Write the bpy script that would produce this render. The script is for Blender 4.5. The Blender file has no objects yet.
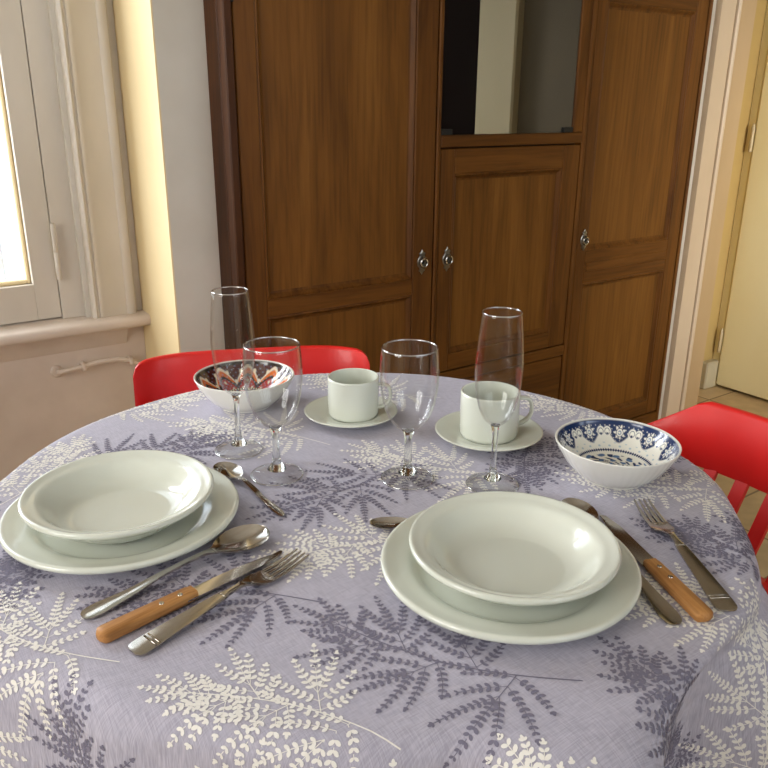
import bpy, math, random
from mathutils import Vector, Matrix
random.seed(7)
sc = bpy.context.scene
COL = sc.collection
PI = math.pi
T = 0.75                                    # height of the table top (m)

# ---------------------------------------------------------------- camera
cam = bpy.data.cameras.new('camera')
cam.sensor_width = 36.0
cam.lens = 36.0 * 790.31 / 768.0
cam.clip_start = 0.02
co = bpy.data.objects.new('camera', cam); COL.objects.link(co)
YAW, PITCH, ROLL = math.radians(35.31), math.radians(19.577), math.radians(0.446)
f_ = Vector((math.sin(YAW) * math.cos(PITCH), math.cos(YAW) * math.cos(PITCH), -math.sin(PITCH)))
r_ = Vector((math.cos(YAW), -math.sin(YAW), 0))
u_ = r_.cross(f_)
r2 = r_ * math.cos(ROLL) + u_ * math.sin(ROLL)
u2 = -r_ * math.sin(ROLL) + u_ * math.cos(ROLL)
M = Matrix((r2, u2, -f_)).transposed().to_4x4()
M.translation = Vector((0, 0, 1.20))
co.matrix_world = M
sc.camera = co

# ---------------------------------------------------------------- world, daylight, exposure
sc.view_settings.view_transform = 'Standard'
sc.view_settings.look = 'None'
sc.view_settings.gamma = 1.0
sc.view_settings.use_curve_mapping = False
sc.view_settings.exposure = 0.08
w = bpy.data.worlds.new('sky'); sc.world = w; w.use_nodes = True
bg = w.node_tree.nodes['Background']
bg.inputs['Color'].default_value = (0.80, 0.90, 1.0, 1)
bg.inputs['Strength'].default_value = 3.0

def area(name, loc, target, sx, sy, power, color):
    l = bpy.data.lights.new(name, 'AREA'); l.shape = 'RECTANGLE'; l.size = sx; l.size_y = sy
    l.energy = power; l.color = color
    o = bpy.data.objects.new(name, l); COL.objects.link(o); o.location = loc
    o.rotation_euler = (Vector(target) - Vector(loc)).to_track_quat('-Z', 'Y').to_euler()
    return o
# daylight outside the framed windows of the room
area('daylight_street', (-0.62, 2.72, 1.60), (0.60, 1.5, 1.0), 1.3, 1.5, 98, (0.94, 0.96, 1.0))
area('daylight_left', (-1.95, 0.55, 1.60), (0.5, 0.6, 1.0), 1.2, 1.4, 40, (1.0, 0.94, 0.85))
area('daylight_rear', (0.75, -2.55, 1.75), (0.9, 0.5, 0.9), 1.9, 1.3, 6.0, (1.0, 0.92, 0.82))

dr = area('added_door_fill', (2.30, -2.55, 1.60), (3.10, 1.45, 0.95), 0.6, 1.2, 6.0, (1.0, 0.95, 0.86))  # added narrow fill aimed at the door leaf, no window known there
dr.data.spread = math.radians(36)

# ---------------------------------------------------------------- helpers
def lin(r, g, b):
    f = lambda c: (c / 255 / 12.92) if c / 255 <= 0.04045 else ((c / 255 + 0.055) / 1.055) ** 2.4
    return (f(r), f(g), f(b), 1)

def mat(name, color, rough=0.5, metal=0.0, coat=0.0, spec=0.5):
    m = bpy.data.materials.new(name); m.use_nodes = True
    p = m.node_tree.nodes['Principled BSDF']
    p.inputs['Base Color'].default_value = color
    p.inputs['Roughness'].default_value = rough
    p.inputs['Metallic'].default_value = metal
    p.inputs['Coat Weight'].default_value = coat
    p.inputs['Coat Roughness'].default_value = 0.05
    p.inputs['Specular IOR Level'].default_value = spec
    return m

def nd(m, t, **k):
    n = m.node_tree.nodes.new(t)
    for a, v in k.items(): setattr(n, a, v)
    return n

def lk(m, a, b): m.node_tree.links.new(a, b)

def coords(m, scale):
    tc = nd(m, 'ShaderNodeTexCoord'); mp = nd(m, 'ShaderNodeMapping')
    mp.inputs['Scale'].default_value = scale
    lk(m, tc.outputs['Object'], mp.inputs['Vector'])
    return mp.outputs['Vector']

def add_noise_color(m, scale, cols, detail=4.0, nscale=1.0, dist=0.0, bump=0.0):
    p = m.node_tree.nodes['Principled BSDF']
    v = coords(m, scale)
    n = nd(m, 'ShaderNodeTexNoise'); n.inputs['Scale'].default_value = nscale
    n.inputs['Detail'].default_value = detail; n.inputs['Distortion'].default_value = dist
    lk(m, v, n.inputs['Vector'])
    r = nd(m, 'ShaderNodeValToRGB')
    el = r.color_ramp.elements
    el[0].position, el[0].color = cols[0]; el[1].position, el[1].color = cols[-1]
    for pos, c in cols[1:-1]:
        e = el.new(pos); e.color = c
    lk(m, n.outputs['Fac'], r.inputs['Fac']); lk(m, r.outputs['Color'], p.inputs['Base Color'])
    if bump:
        b = nd(m, 'ShaderNodeBump'); b.inputs['Strength'].default_value = bump
        b.inputs['Distance'].default_value = 0.002
        lk(m, n.outputs['Fac'], b.inputs['Height']); lk(m, b.outputs['Normal'], p.inputs['Normal'])
    return n, r

def wood(name, cols, along='z', rough=0.46, k=1.0, coat=0.0):
    """plank wood: coarse streaks along the grain plus fine pores"""
    m = mat(name, cols[1], rough, coat=coat, spec=0.2)
    p = m.node_tree.nodes['Principled BSDF']
    s = {'z': (9, 9, 0.9), 'x': (0.9, 9, 9), 'y': (9, 0.9, 9)}[along]
    fn = {'z': (120, 120, 5), 'x': (5, 120, 120), 'y': (120, 5, 120)}[along]
    v = coords(m, tuple(c * k for c in s))
    n = nd(m, 'ShaderNodeTexNoise'); n.inputs['Scale'].default_value = 1.3
    n.inputs['Detail'].default_value = 7; n.inputs['Roughness'].default_value = 0.62
    n.inputs['Distortion'].default_value = 1.1
    lk(m, v, n.inputs['Vector'])
    v2 = coords(m, tuple(c * k for c in fn))
    n2 = nd(m, 'ShaderNodeTexNoise'); n2.inputs['Scale'].default_value = 1.0; n2.inputs['Detail'].default_value = 3
    lk(m, v2, n2.inputs['Vector'])
    r = nd(m, 'ShaderNodeValToRGB'); el = r.color_ramp.elements
    el[0].position, el[0].color = 0.30, cols[0]; el[1].position, el[1].color = 0.72, cols[2]
    e = el.new(0.5); e.color = cols[1]
    lk(m, n.outputs['Fac'], r.inputs['Fac'])
    r3 = nd(m, 'ShaderNodeValToRGB'); e3 = r3.color_ramp.elements
    e3[0].position, e3[0].color = 0.30, (0.74, 0.72, 0.70, 1); e3[1].position, e3[1].color = 0.55, (1, 1, 1, 1)
    lk(m, n2.outputs['Fac'], r3.inputs['Fac'])
    mx = nd(m, 'ShaderNodeMix', data_type='RGBA', blend_type='MULTIPLY')
    mx.inputs['Factor'].default_value = 1.0
    lk(m, r.outputs['Color'], mx.inputs['A']); lk(m, r3.outputs['Color'], mx.inputs['B'])
    lk(m, mx.outputs['Result'], p.inputs['Base Color'])
    b = nd(m, 'ShaderNodeBump'); b.inputs['Strength'].default_value = 0.15; b.inputs['Distance'].default_value = 0.001
    lk(m, n2.outputs['Fac'], b.inputs['Height']); lk(m, b.outputs['Normal'], p.inputs['Normal'])
    return m

class MB:
    """collects shapes for one mesh"""
    def __init__(self): self.v = []; self.f = []; self.mi = []
    def add(self, vs, fs, mi=0):
        o = len(self.v); self.v += [tuple(p) for p in vs]
        self.f += [tuple(i + o for i in f) for f in fs]; self.mi += [mi] * len(fs); return self
    def box(self, x0, x1, y0, y1, z0, z1, bev=0.0, mi=0):
        """axis box, with chamfered edges when bev > 0"""
        if bev <= 0:
            vs = [(x, y, z) for x in (x0, x1) for y in (y0, y1) for z in (z0, z1)]
            return self.add(vs, [(0, 1, 3, 2), (4, 6, 7, 5), (0, 4, 5, 1), (2, 3, 7, 6), (0, 2, 6, 4), (1, 5, 7, 3)], mi)
        bev = min(bev, (x1 - x0) * .45, (y1 - y0) * .45, (z1 - z0) * .45)
        vs = []; idx = {}
        for ax in range(3):
            for sx in (0, 1):
                for sy in (0, 1):
                    for sz in (0, 1):
                        p = [(x0, x1)[sx], (y0, y1)[sy], (z0, z1)[sz]]
                        s = (sx, sy, sz)
                        for a in range(3):
                            if a != ax: p[a] += bev if s[a] == 0 else -bev
                        idx[(ax, s)] = len(vs); vs.append(p)
        fs = []
        for ax in range(3):
            a, b = [(1, 2), (0, 2), (0, 1)][ax]
            for e in (0, 1):
                q = []
                for (i, j) in ((0, 0), (1, 0), (1, 1), (0, 1)):
                    s = [0, 0, 0]; s[ax] = e; s[a] = i; s[b] = j; q.append(idx[(ax, tuple(s))])
                fs.append(tuple(q))
        for ax in range(3):                       # edges running along ax
            a, b = [(1, 2), (0, 2), (0, 1)][ax]
            for i in (0, 1):
                for j in (0, 1):
                    s0 = [0, 0, 0]; s0[a] = i; s0[b] = j; s1 = list(s0); s1[ax] = 1
                    s0, s1 = tuple(s0), tuple(s1)
                    fs.append((idx[(a, s0)], idx[(a, s1)], idx[(b, s1)], idx[(b, s0)]))
        for sx in (0, 1):
            for sy in (0, 1):
                for sz in (0, 1):
                    s = (sx, sy, sz); fs.append((idx[(0, s)], idx[(1, s)], idx[(2, s)]))
        return self.add(vs, fs, mi)
    def loft(self, rings, cap=True, mi=0):
        n = len(rings[0]); vs = [p for r in rings for p in r]; fs = []
        for k in range(len(rings) - 1):
            for i in range(n):
                j = (i + 1) % n
                fs.append((k * n + i, k * n + j, (k + 1) * n + j, (k + 1) * n + i))
        if cap:
            fs.append(tuple(reversed(range(n)))); fs.append(tuple((len(rings) - 1) * n + i for i in range(n)))
        return self.add(vs, fs, mi)
    def lathe(self, prof, seg=96, closed=False, mi=0):
        """profile of (r, z); r = 0 at an end closes into a pole"""
        vs = []; rows = []
        for r, z in prof:
            if r < 1e-7: rows.append([len(vs)]); vs.append((0, 0, z))
            else:
                rows.append(list(range(len(vs), len(vs) + seg)))
                vs += [(r * math.cos(2 * PI * i / seg), r * math.sin(2 * PI * i / seg), z) for i in range(seg)]
        fs = []
        pairs = list(zip(rows, rows[1:])) + ([(rows[-1], rows[0])] if closed else [])
        for a, b in pairs:
            for i in range(seg):
                j = (i + 1) % seg
                if len(a) == 1 and len(b) == 1: continue
                if len(a) == 1: fs.append((a[0], b[j], b[i]))
                elif len(b) == 1: fs.append((a[i], a[j], b[0]))
                else: fs.append((a[i], a[j], b[j], b[i]))
        return self.add(vs, fs, mi)
    def tube(self, pts, rad, n=10, mi=0):
        rings = []
        pts = [Vector(p) for p in pts]
        for k, p in enumerate(pts):
            d = (pts[min(k + 1, len(pts) - 1)] - pts[max(k - 1, 0)]).normalized()
            ref = Vector((0, 0, 1)) if abs(d.z) < .95 else Vector((1, 0, 0))
            a = d.cross(ref).normalized(); b = a.cross(d)
            r = rad[k] if isinstance(rad, (list, tuple)) else rad
            rings.append([p + a * r * math.cos(2 * PI * i / n) + b * r * math.sin(2 * PI * i / n) for i in range(n)])
        return self.loft(rings, mi=mi)
    def build(self, name, mats, parent=None, smooth=35, loc=None, rotz=0.0):
        me = bpy.data.meshes.new(name)
        me.from_pydata(self.v, [], self.f)
        for m in (mats if isinstance(mats, (list, tuple)) else [mats]): me.materials.append(m)
        me.polygons.foreach_set('material_index', self.mi)
        import bmesh
        bm = bmesh.new(); bm.from_mesh(me); bmesh.ops.recalc_face_normals(bm, faces=bm.faces)
        bm.to_mesh(me); bm.free()
        if smooth:
            me.polygons.foreach_set('use_smooth', [True] * len(me.polygons))
            me.set_sharp_from_angle(angle=math.radians(smooth))
        o = bpy.data.objects.new(name, me); COL.objects.link(o)
        if parent: o.parent = parent
        if loc is not None: o.location = loc
        o.rotation_euler = (0, 0, rotz)
        return o

def tag(o, label=None, cat=None, group=None, kind=None):
    if label: o['label'] = label
    if cat: o['category'] = cat
    if group: o['group'] = group
    if kind: o['kind'] = kind
    return o

def thing(name, label, cat, loc=(0, 0, 0), rotz=0.0, group=None):
    o = bpy.data.objects.new(name, None); COL.objects.link(o)
    o.empty_display_size = 0.05
    o.location = loc; o.rotation_euler = (0, 0, rotz)
    return tag(o, label, cat, group)

def dup(root, loc, rotz, label, scale=1.0):
    r = root.copy(); COL.objects.link(r); r.location = loc; r.rotation_euler = (0, 0, rotz)
    r['label'] = label; r.scale = (scale,) * 3
    for ch in list(root.children):
        c = ch.copy(); COL.objects.link(c); c.parent = r
        for g in list(ch.children):
            d = g.copy(); COL.objects.link(d); d.parent = c
    return r

def struct(o, label, cat): return tag(o, label, cat, kind='structure')

def smooth_profile(pts, n=6):
    """Catmull-Rom through (r, z) points"""
    out = []
    P = [pts[0]] + list(pts) + [pts[-1]]
    for i in range(1, len(P) - 2):
        a, b, c, d = P[i - 1], P[i], P[i + 1], P[i + 2]
        for k in range(n):
            t = k / n
            out.append(tuple(max(0.0, v) if q == 0 else v for q, v in enumerate(
                0.5 * ((2 * b[q]) + (-a[q] + c[q]) * t + (2 * a[q] - 5 * b[q] + 4 * c[q] - d[q]) * t * t
                       + (-a[q] + 3 * b[q] - 3 * c[q] + d[q]) * t ** 3) for q in (0, 1))))
    out.append(pts[-1])
    return out

# ---------------------------------------------------------------- materials
m_plaster = mat('grey_white_plaster', lin(205, 198, 186), 0.75)
add_noise_color(m_plaster, (1, 1, 1), [(0.3, lin(200, 193, 180)), (0.7, lin(212, 206, 195))], nscale=5, bump=0.05)
m_paint = mat('old_white_gloss_paint', lin(214, 203, 190), 0.42)
add_noise_color(m_paint, (1, 1, 1), [(0.3, lin(198, 183, 170)), (0.7, lin(210, 196, 184))], nscale=9, bump=0.04)
m_sash = mat('cream_window_paint', lin(216, 206, 188), 0.4)
add_noise_color(m_sash, (1, 1, 0.3), [(0.3, lin(190, 180, 165)), (0.7, lin(203, 194, 181))], nscale=9, bump=0.05)
m_cream = mat('yellow_cream_paint', lin(250, 236, 186), 0.5)
add_noise_color(m_cream, (1, 1, 0.3), [(0.3, lin(247, 232, 180)), (0.7, lin(252, 240, 194))], nscale=5, bump=0.03)
m_casing = mat('warm_white_casing_paint', lin(206, 184, 156), 0.45)
add_noise_color(m_casing, (1, 1, 0.3), [(0.3, lin(202, 179, 150)), (0.7, lin(210, 189, 163))], nscale=6, bump=0.03)
m_reveal = mat('tan_reveal_paint', lin(186, 158, 120), 0.55)
add_noise_color(m_reveal, (1, 1, 0.3), [(0.3, lin(182, 154, 114)), (0.7, lin(190, 162, 126))], nscale=6)
m_niche_shade = mat('cream_with_niche_shade', lin(188, 160, 100), 0.6)  # cream of the niche panel, darkened in the colour for its shade
add_noise_color(m_niche_shade, (1, 1, 0.3), [(0.3, lin(183, 154, 94)), (0.7, lin(193, 166, 108))], nscale=5)
m_pil = mat('buff_pilaster_paint', lin(196, 184, 148), 0.6)
add_noise_color(m_pil, (1, 1, 0.3), [(0.3, lin(192, 180, 143)), (0.7, lin(200, 188, 153))], nscale=5)
m_khaki = mat('khaki_wall_paint', lin(96, 84, 58), 0.7)
add_noise_color(m_khaki, (1, 1, 1), [(0.3, lin(92, 80, 55)), (0.7, lin(100, 88, 62))], nscale=4)
m_jamb_lit = mat('cream_with_warm_light', lin(246, 222, 166), 0.6)  # warm window light put into the cream of jamb and glazing beads
add_noise_color(m_jamb_lit, (1, 1, 0.3), [(0.3, lin(220, 198, 152)), (0.7, lin(228, 208, 164))], nscale=5, bump=0.04)
m_ceil = mat('white_ceiling', lin(225, 220, 210), 0.8)
add_noise_color(m_ceil, (1, 1, 1), [(0.3, lin(222, 216, 205)), (0.7, lin(230, 226, 216))], nscale=3)

def tile_floor():
    m = mat('beige_stone_tiles', lin(190, 165, 125), 0.35)
    p = m.node_tree.nodes['Principled BSDF']
    v = coords(m, (1, 1, 1))
    br = nd(m, 'ShaderNodeTexBrick'); br.offset = 0.0
    br.inputs['Scale'].default_value = 1.0; br.inputs['Brick Width'].default_value = 0.30
    br.inputs['Row Height'].default_value = 0.30; br.inputs['Mortar Size'].default_value = 0.004
    br.inputs['Color1'].default_value = lin(203, 178, 138); br.inputs['Color2'].default_value = lin(188, 162, 122)
    br.inputs['Mortar'].default_value = lin(120, 98, 70)
    lk(m, v, br.inputs['Vector'])
    n = nd(m, 'ShaderNodeTexNoise'); n.inputs['Scale'].default_value = 14; n.inputs['Detail'].default_value = 5
    lk(m, v, n.inputs['Vector'])
    mx = nd(m, 'ShaderNodeMix', data_type='RGBA', blend_type='OVERLAY'); mx.inputs['Factor'].default_value = 0.35
    lk(m, br.outputs['Color'], mx.inputs['A']); lk(m, n.outputs['Fac'], mx.inputs['B'])
    lk(m, mx.outputs['Result'], p.inputs['Base Color'])
    return m
m_floor = tile_floor()

OAK = (lin(78, 46, 15), lin(104, 64, 22), lin(122, 78, 30))
m_wood_v = wood('brown_wood_upright_grain', OAK, 'z')
m_wood_h = wood('brown_wood_level_grain', OAK, 'x')
m_wood_panel = wood('brown_wood_panel', (lin(96, 60, 20), lin(118, 76, 28), lin(134, 90, 37)), 'z', k=0.8)
m_wood_dark = wood('dark_reddish_wood', (lin(50, 25, 8), lin(70, 38, 13), lin(86, 50, 20)), 'z')
m_beech = wood('tan_handle_wood', (lin(150, 100, 54), lin(184, 132, 78), lin(202, 152, 96)), 'x', rough=0.5, k=3, coat=0.0)
m_ceramic = mat('white_glazed_ceramic', lin(226, 228, 217), 0.16, coat=0.5)
add_noise_color(m_ceramic, (1, 1, 1), [(0.3, lin(212, 215, 203)), (0.7, lin(217, 220, 209))], nscale=6)
m_steel = mat('stainless_steel', (0.45, 0.42, 0.38, 1), 0.13, metal=1.0)
add_noise_color(m_steel, (4, 60, 60), [(0.3, (0.42, 0.39, 0.35, 1)), (0.7, (0.48, 0.45, 0.41, 1))], nscale=4)
m_pewter = mat('dull_pewter', (0.30, 0.28, 0.25, 1), 0.28, metal=1.0)
m_black = mat('black_plastic', (0.01, 0.01, 0.01, 1), 0.4)
m_red = mat('red_lacquer', lin(214, 28, 24), 0.38, coat=0.1)
add_noise_color(m_red, (1, 1, 1), [(0.3, lin(210, 26, 22)), (0.7, lin(218, 31, 27))], nscale=12, bump=0.02)
m_hinge = mat('painted_hinge', lin(206, 188, 150), 0.45, metal=0.0)
m_darkgap = mat('dark_recess', lin(20, 15, 12), 0.8)

def glass_mat(name, thin):
    m = bpy.data.materials.new(name); m.use_nodes = True
    nt = m.node_tree; nt.nodes.clear()
    out = nd(m, 'ShaderNodeOutputMaterial')
    if not thin:
        g = nd(m, 'ShaderNodeBsdfGlass'); g.inputs['IOR'].default_value = 1.48
        g.inputs['Color'].default_value = (0.97, 0.98, 0.97, 1); g.inputs['Roughness'].default_value = 0.0
        lk(m, g.outputs[0], out.inputs[0]); return m
    t = nd(m, 'ShaderNodeBsdfTransparent'); t.inputs['Color'].default_value = (0.99, 0.993, 0.99, 1)
    g = nd(m, 'ShaderNodeBsdfGlossy'); g.inputs['Roughness'].default_value = 0.02
    lw = nd(m, 'ShaderNodeLayerWeight'); lw.inputs['Blend'].default_value = 0.5
    pw = nd(m, 'ShaderNodeMath', operation='POWER'); pw.inputs[1].default_value = 4.2
    lk(m, lw.outputs['Facing'], pw.inputs[0])
    fr = nd(m, 'ShaderNodeMath', operation='MULTIPLY_ADD'); fr.inputs[1].default_value = 0.90; fr.inputs[2].default_value = 0.028
    lk(m, pw.outputs[0], fr.inputs[0])
    mx = nd(m, 'ShaderNodeMixShader')
    lk(m, fr.outputs[0], mx.inputs[0]); lk(m, t.outputs[0], mx.inputs[1]); lk(m, g.outputs[0], mx.inputs[2])
    lk(m, mx.outputs[0], out.inputs[0])
    return m
m_glass_thin = glass_mat('blown_glass_wall', True)
m_glass = glass_mat('solid_clear_glass', False)
m_pane = glass_mat('window_glass', True)

def rim_mat():
    m = bpy.data.materials.new('polished_glass_edge'); m.use_nodes = True
    m.node_tree.nodes.clear(); out = nd(m, 'ShaderNodeOutputMaterial')
    t = nd(m, 'ShaderNodeBsdfTransparent'); g = nd(m, 'ShaderNodeBsdfGlossy'); g.inputs['Roughness'].default_value = 0.12
    mx = nd(m, 'ShaderNodeMixShader'); mx.inputs[0].default_value = 0.5
    lk(m, t.outputs[0], mx.inputs[1]); lk(m, g.outputs[0], mx.inputs[2]); lk(m, mx.outputs[0], out.inputs[0])
    return m
m_rim = rim_mat()

def mirror_pane():
    m = bpy.data.materials.new('dark_reflecting_glass'); m.use_nodes = True
    nt = m.node_tree; nt.nodes.clear()
    out = nd(m, 'ShaderNodeOutputMaterial')
    d = nd(m, 'ShaderNodeBsdfDiffuse'); d.inputs['Color'].default_value = (0.012, 0.011, 0.010, 1)
    g = nd(m, 'ShaderNodeBsdfGlossy'); g.inputs['Roughness'].default_value = 0.01
    g.inputs['Color'].default_value = (0.92, 0.92, 0.88, 1)
    mx = nd(m, 'ShaderNodeMixShader'); mx.inputs[0].default_value = 0.42
    lk(m, d.outputs[0], mx.inputs[1]); lk(m, g.outputs[0], mx.inputs[2]); lk(m, mx.outputs[0], out.inputs[0])
    return m
m_mirror = mirror_pane()

def cloth_mat():
    m = mat('lilac_grey_linen', lin(176, 174, 202), 0.85, spec=0.2)
    p = m.node_tree.nodes['Principled BSDF']
    p.inputs['Sheen Weight'].default_value = 0.15
    tc = nd(m, 'ShaderNodeTexCoord')
    def thread(scale):
        mp = nd(m, 'ShaderNodeMapping'); mp.inputs['Scale'].default_value = scale
        mp.inputs['Rotation'].default_value = (0, 0, 0.35)
        lk(m, tc.outputs['Object'], mp.inputs['Vector'])
        n = nd(m, 'ShaderNodeTexNoise'); n.inputs['Scale'].default_value = 1; n.inputs['Detail'].default_value = 2
        lk(m, mp.outputs[0], n.inputs['Vector']); return n
    a = thread((1100, 60, 60)); b = thread((60, 1100, 60))
    ad = nd(m, 'ShaderNodeMath', operation='ADD'); lk(m, a.outputs['Fac'], ad.inputs[0]); lk(m, b.outputs['Fac'], ad.inputs[1])
    hf = nd(m, 'ShaderNodeMath', operation='MULTIPLY'); hf.inputs[1].default_value = 0.5; lk(m, ad.outputs[0], hf.inputs[0])
    r = nd(m, 'ShaderNodeValToRGB'); e = r.color_ramp.elements
    e[0].position, e[0].color = 0.38, lin(162, 158, 174); e[1].position, e[1].color = 0.62, lin(188, 184, 198)
    lk(m, hf.outputs[0], r.inputs['Fac']); lk(m, r.outputs['Color'], p.inputs['Base Color'])
    bp = nd(m, 'ShaderNodeBump'); bp.inputs['Strength'].default_value = 0.25; bp.inputs['Distance'].default_value = 0.0006
    lk(m, hf.outputs[0], bp.inputs['Height']); lk(m, bp.outputs['Normal'], p.inputs['Normal'])
    return m
m_cloth = cloth_mat()
m_leaf_w = mat('cream_print', lin(236, 232, 226), 0.85, spec=0.2)
m_leaf_g = mat('slate_grey_print', lin(122, 118, 136), 0.85, spec=0.2)

# ================================================================ THE ROOM
XL, XR, YB, YF, ZC = -1.70, 3.21, 1.85, -2.30, 2.60
o = MB().box(XL - .1, XR + 1.3, YF - .1, 2.30, -0.06, 0.0).build('floor', m_floor, smooth=0)
struct(o, 'beige stone tile floor under the table and chairs', 'floor')
o = MB().box(XL - .1, XR + 1.3, YF - .1, 2.30, ZC, ZC + .06).build('ceiling', m_ceil, smooth=0)
struct(o, 'plain white ceiling over the dining room', 'ceiling')

# back wall: window recess on the left (X < 0.682), plain wall behind the cabinet, niche on the right
JX, RB = 0.682, 2.13                 # jamb of the recess, recess back
WX0, WX1, WZ0, WZ1 = -0.62, 0.53, 0.66, 2.20      # window opening in the recess wall
b = MB()
b.box(JX, 2.83, YB, 2.30, 0, ZC)                       # wall carrying the jamb of the recess
b.box(XL, WX0, RB, 2.30, 0, ZC)                        # recess back, left of the window
b.box(WX1, JX, RB - .022, 2.30, .66, ZC); b.box(WX1, JX, RB + .03, 2.30, 0, .66)
b.box(WX0, WX1, RB, 2.30, 0, WZ0 - .03)
b.box(WX0, WX1, RB, 2.30, WZ1, ZC)
b.box(2.83, XR, 1.95, 2.30, 0, ZC)                     # niche at the right end
o = b.build('wall_back', m_plaster, smooth=0)
struct(o, 'off white plaster wall with a deep window recess, behind the wardrobe', 'wall')

b = MB()                                               # wall_left with a window opening Y 0..1.1, z .9..2.2
b.box(XL - .1, XL, YF, -0.05, 0, ZC); b.box(XL - .1, XL, 1.15, 2.30, 0, ZC)
b.box(XL - .1, XL, -0.05, 1.15, 0, 0.9); b.box(XL - .1, XL, -0.05, 1.15, 2.25, ZC)
o = b.build('wall_left', m_plaster, smooth=0); struct(o, 'off white plaster wall on the left side of the room', 'wall')
b = MB()                                               # wall_front behind the camera with a wide window
b.box(XL, -0.25, YF - .1, YF, 0, ZC); b.box(1.75, 1.98, YF - .1, YF, 0, ZC); b.box(2.62, XR + 1.3, YF - .1, YF, 0, ZC)
b.box(1.98, 2.62, YF - .1, YF, 0, 0.95); b.box(1.98, 2.62, YF - .1, YF, 2.25, ZC)  # unseen opening added to let the door fill through
b.box(-0.25, 1.75, YF - .1, YF, 0, 0.95); b.box(-0.25, 1.75, YF - .1, YF, 2.30, ZC)
o = b.build('wall_front', m_plaster, smooth=0); struct(o, 'off white plaster wall behind the viewer', 'wall')
b = MB()                                               # wall_right with a dark doorway far down
b.box(XR, XR + .1, 0.20, 2.30, 0, ZC); b.box(XR, XR + .1, YF, -1.25, 0, ZC); b.box(XR, XR + .1, -1.25, 0.20, 2.15, ZC)
o = b.build('wall_right', m_khaki, smooth=0); struct(o, 'khaki painted wall on the right side of the room', 'wall')
o = MB().box(XR - .05, XR + .28, -0.08, 0.22, 0, ZC, .01).build('trim_5', m_pil, smooth=0)
struct(o, 'cream pilaster beside the dark kitchen doorway', 'trim')
b = MB()                                               # the dim room past the doorway
b.box(XR + 1.2, XR + 1.3, -1.25, 0.2, 0, ZC); b.box(XR + .28, XR + 1.3, 0.1, 0.2, 0, ZC); b.box(XR + .1, XR + 1.3, -1.35, -1.25, 0, ZC)
o = b.build('wall_kitchen', mat('dark_plum_paint', lin(52, 34, 34), 0.7), smooth=0)
struct(o, 'dark plum kitchen wall seen reflected in the wardrobe glass', 'wall')

o = MB().box(JX - .004, JX, YB + .001, RB - .015, 0, ZC).build('trim_9', m_jamb_lit, smooth=0)
struct(o, 'cream jamb of the window recess, with warm window light in its colour', 'jamb')
kt = thing('kitchen_unit', 'dim grey kitchen unit with a dark red top shelf, reflected in the wardrobe glass', 'cupboard', (XR + .85, -.62, 0))
MB().box(-.25, .30, -.42, .42, 0, .88, .004).build('base_cupboard', mat('dim_grey_front', lin(92, 92, 96), .5), kt, smooth=0)
MB().box(-.28, .30, -.44, .44, .88, .92, .004).build('worktop', mat('pale_worktop', lin(150, 148, 144), .4), kt, smooth=0)
MB().box(-.02, .30, -.42, .42, 1.38, 1.74, .004).build('wall_cupboard', mat('grey_cupboard', lin(104, 104, 108), .5), kt, smooth=0)
MB().box(-.02, .30, -.42, .42, 1.76, 2.1, .004).build('top_shelf', mat('dark_red_shelf', lin(104, 22, 26), .5), kt, smooth=0)
# ---- window_1 in the recess
def window_main():
    root = bpy.data.objects.new('window_1', None); COL.objects.link(root); root.location = (0, 0, 0)
    struct(root, 'cream painted casement window with bright glass, set in the left recess', 'window')
    b = MB()                                           # outer frame
    b.box(0.4735, WX1 + .012, 2.126, 2.24, WZ0, WZ1, .0015); b.box(WX0, WX0 + .06, 2.115, 2.24, WZ0, WZ1, .004)
    b.box(WX0 + .06, 0.475, 2.115, 2.24, WZ1 - .06, WZ1, .004)
    b.build('window_frame', m_sash, root)
    for x0, x1, side in ((-0.075, 0.472, 1), (-0.555, -0.085, 0)):
        pl = 0.413 if side else -0.145
        xa, xb = (x0 + .06, 0.413) if side else (x0 + .06, x1 - .06)
        b = MB()
        b.box(x0, xa, 2.13, 2.18, .665, WZ1 - .065, .0015); b.box(xb, x1, 2.13, 2.18, .665, WZ1 - .065, .0015)
        b.box(xa, xb, 2.1303, 2.18, .665, .757, .0008); b.box(xa, xb, 2.13, 2.18, WZ1 - .15, WZ1 - .065, .004)
        b.box(xa, xb, 2.14, 2.17, 1.33, 1.36, .004)
        # stepped glazing bead round the pane
        b.box(xb - .010, xb, 2.15, 2.175, .757, WZ1 - .15, .003, 1); b.box(xa, xa + .010, 2.15, 2.175, .757, WZ1 - .15, .003, 1)
        b.box(xa + .010, xb - .010, 2.15, 2.175, .757, .768, .003, 1)
        s = b.build('sash', [m_sash, m_jamb_lit], root)
        MB().box(xa + .010, xb - .010, 2.160, 2.164, .768, WZ1 - .15).build('pane', m_pane, s, smooth=0)
    for z0 in (0.765, 1.62):                           # barrel hinges on the sash stile
        b = MB()
        b.lathe([(0, 0), (.006, .001), (.0065, .004), (.0065, .070), (.0055, .072), (.0065, .074), (.0065, .140), (.006, .144), (0, .146)], 16)
        h = b.build('hinge', m_sash, root, loc=(0.474, 2.112, z0))
    b = MB(); b.tube([(0.0, 2.128, 1.35), (0.0, 2.10, 1.35), (0.0, 2.095, 1.30), (0.0, 2.10, 1.25)], .006, 8)
    b.build('latch', m_pewter, root)
window_main()
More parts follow.
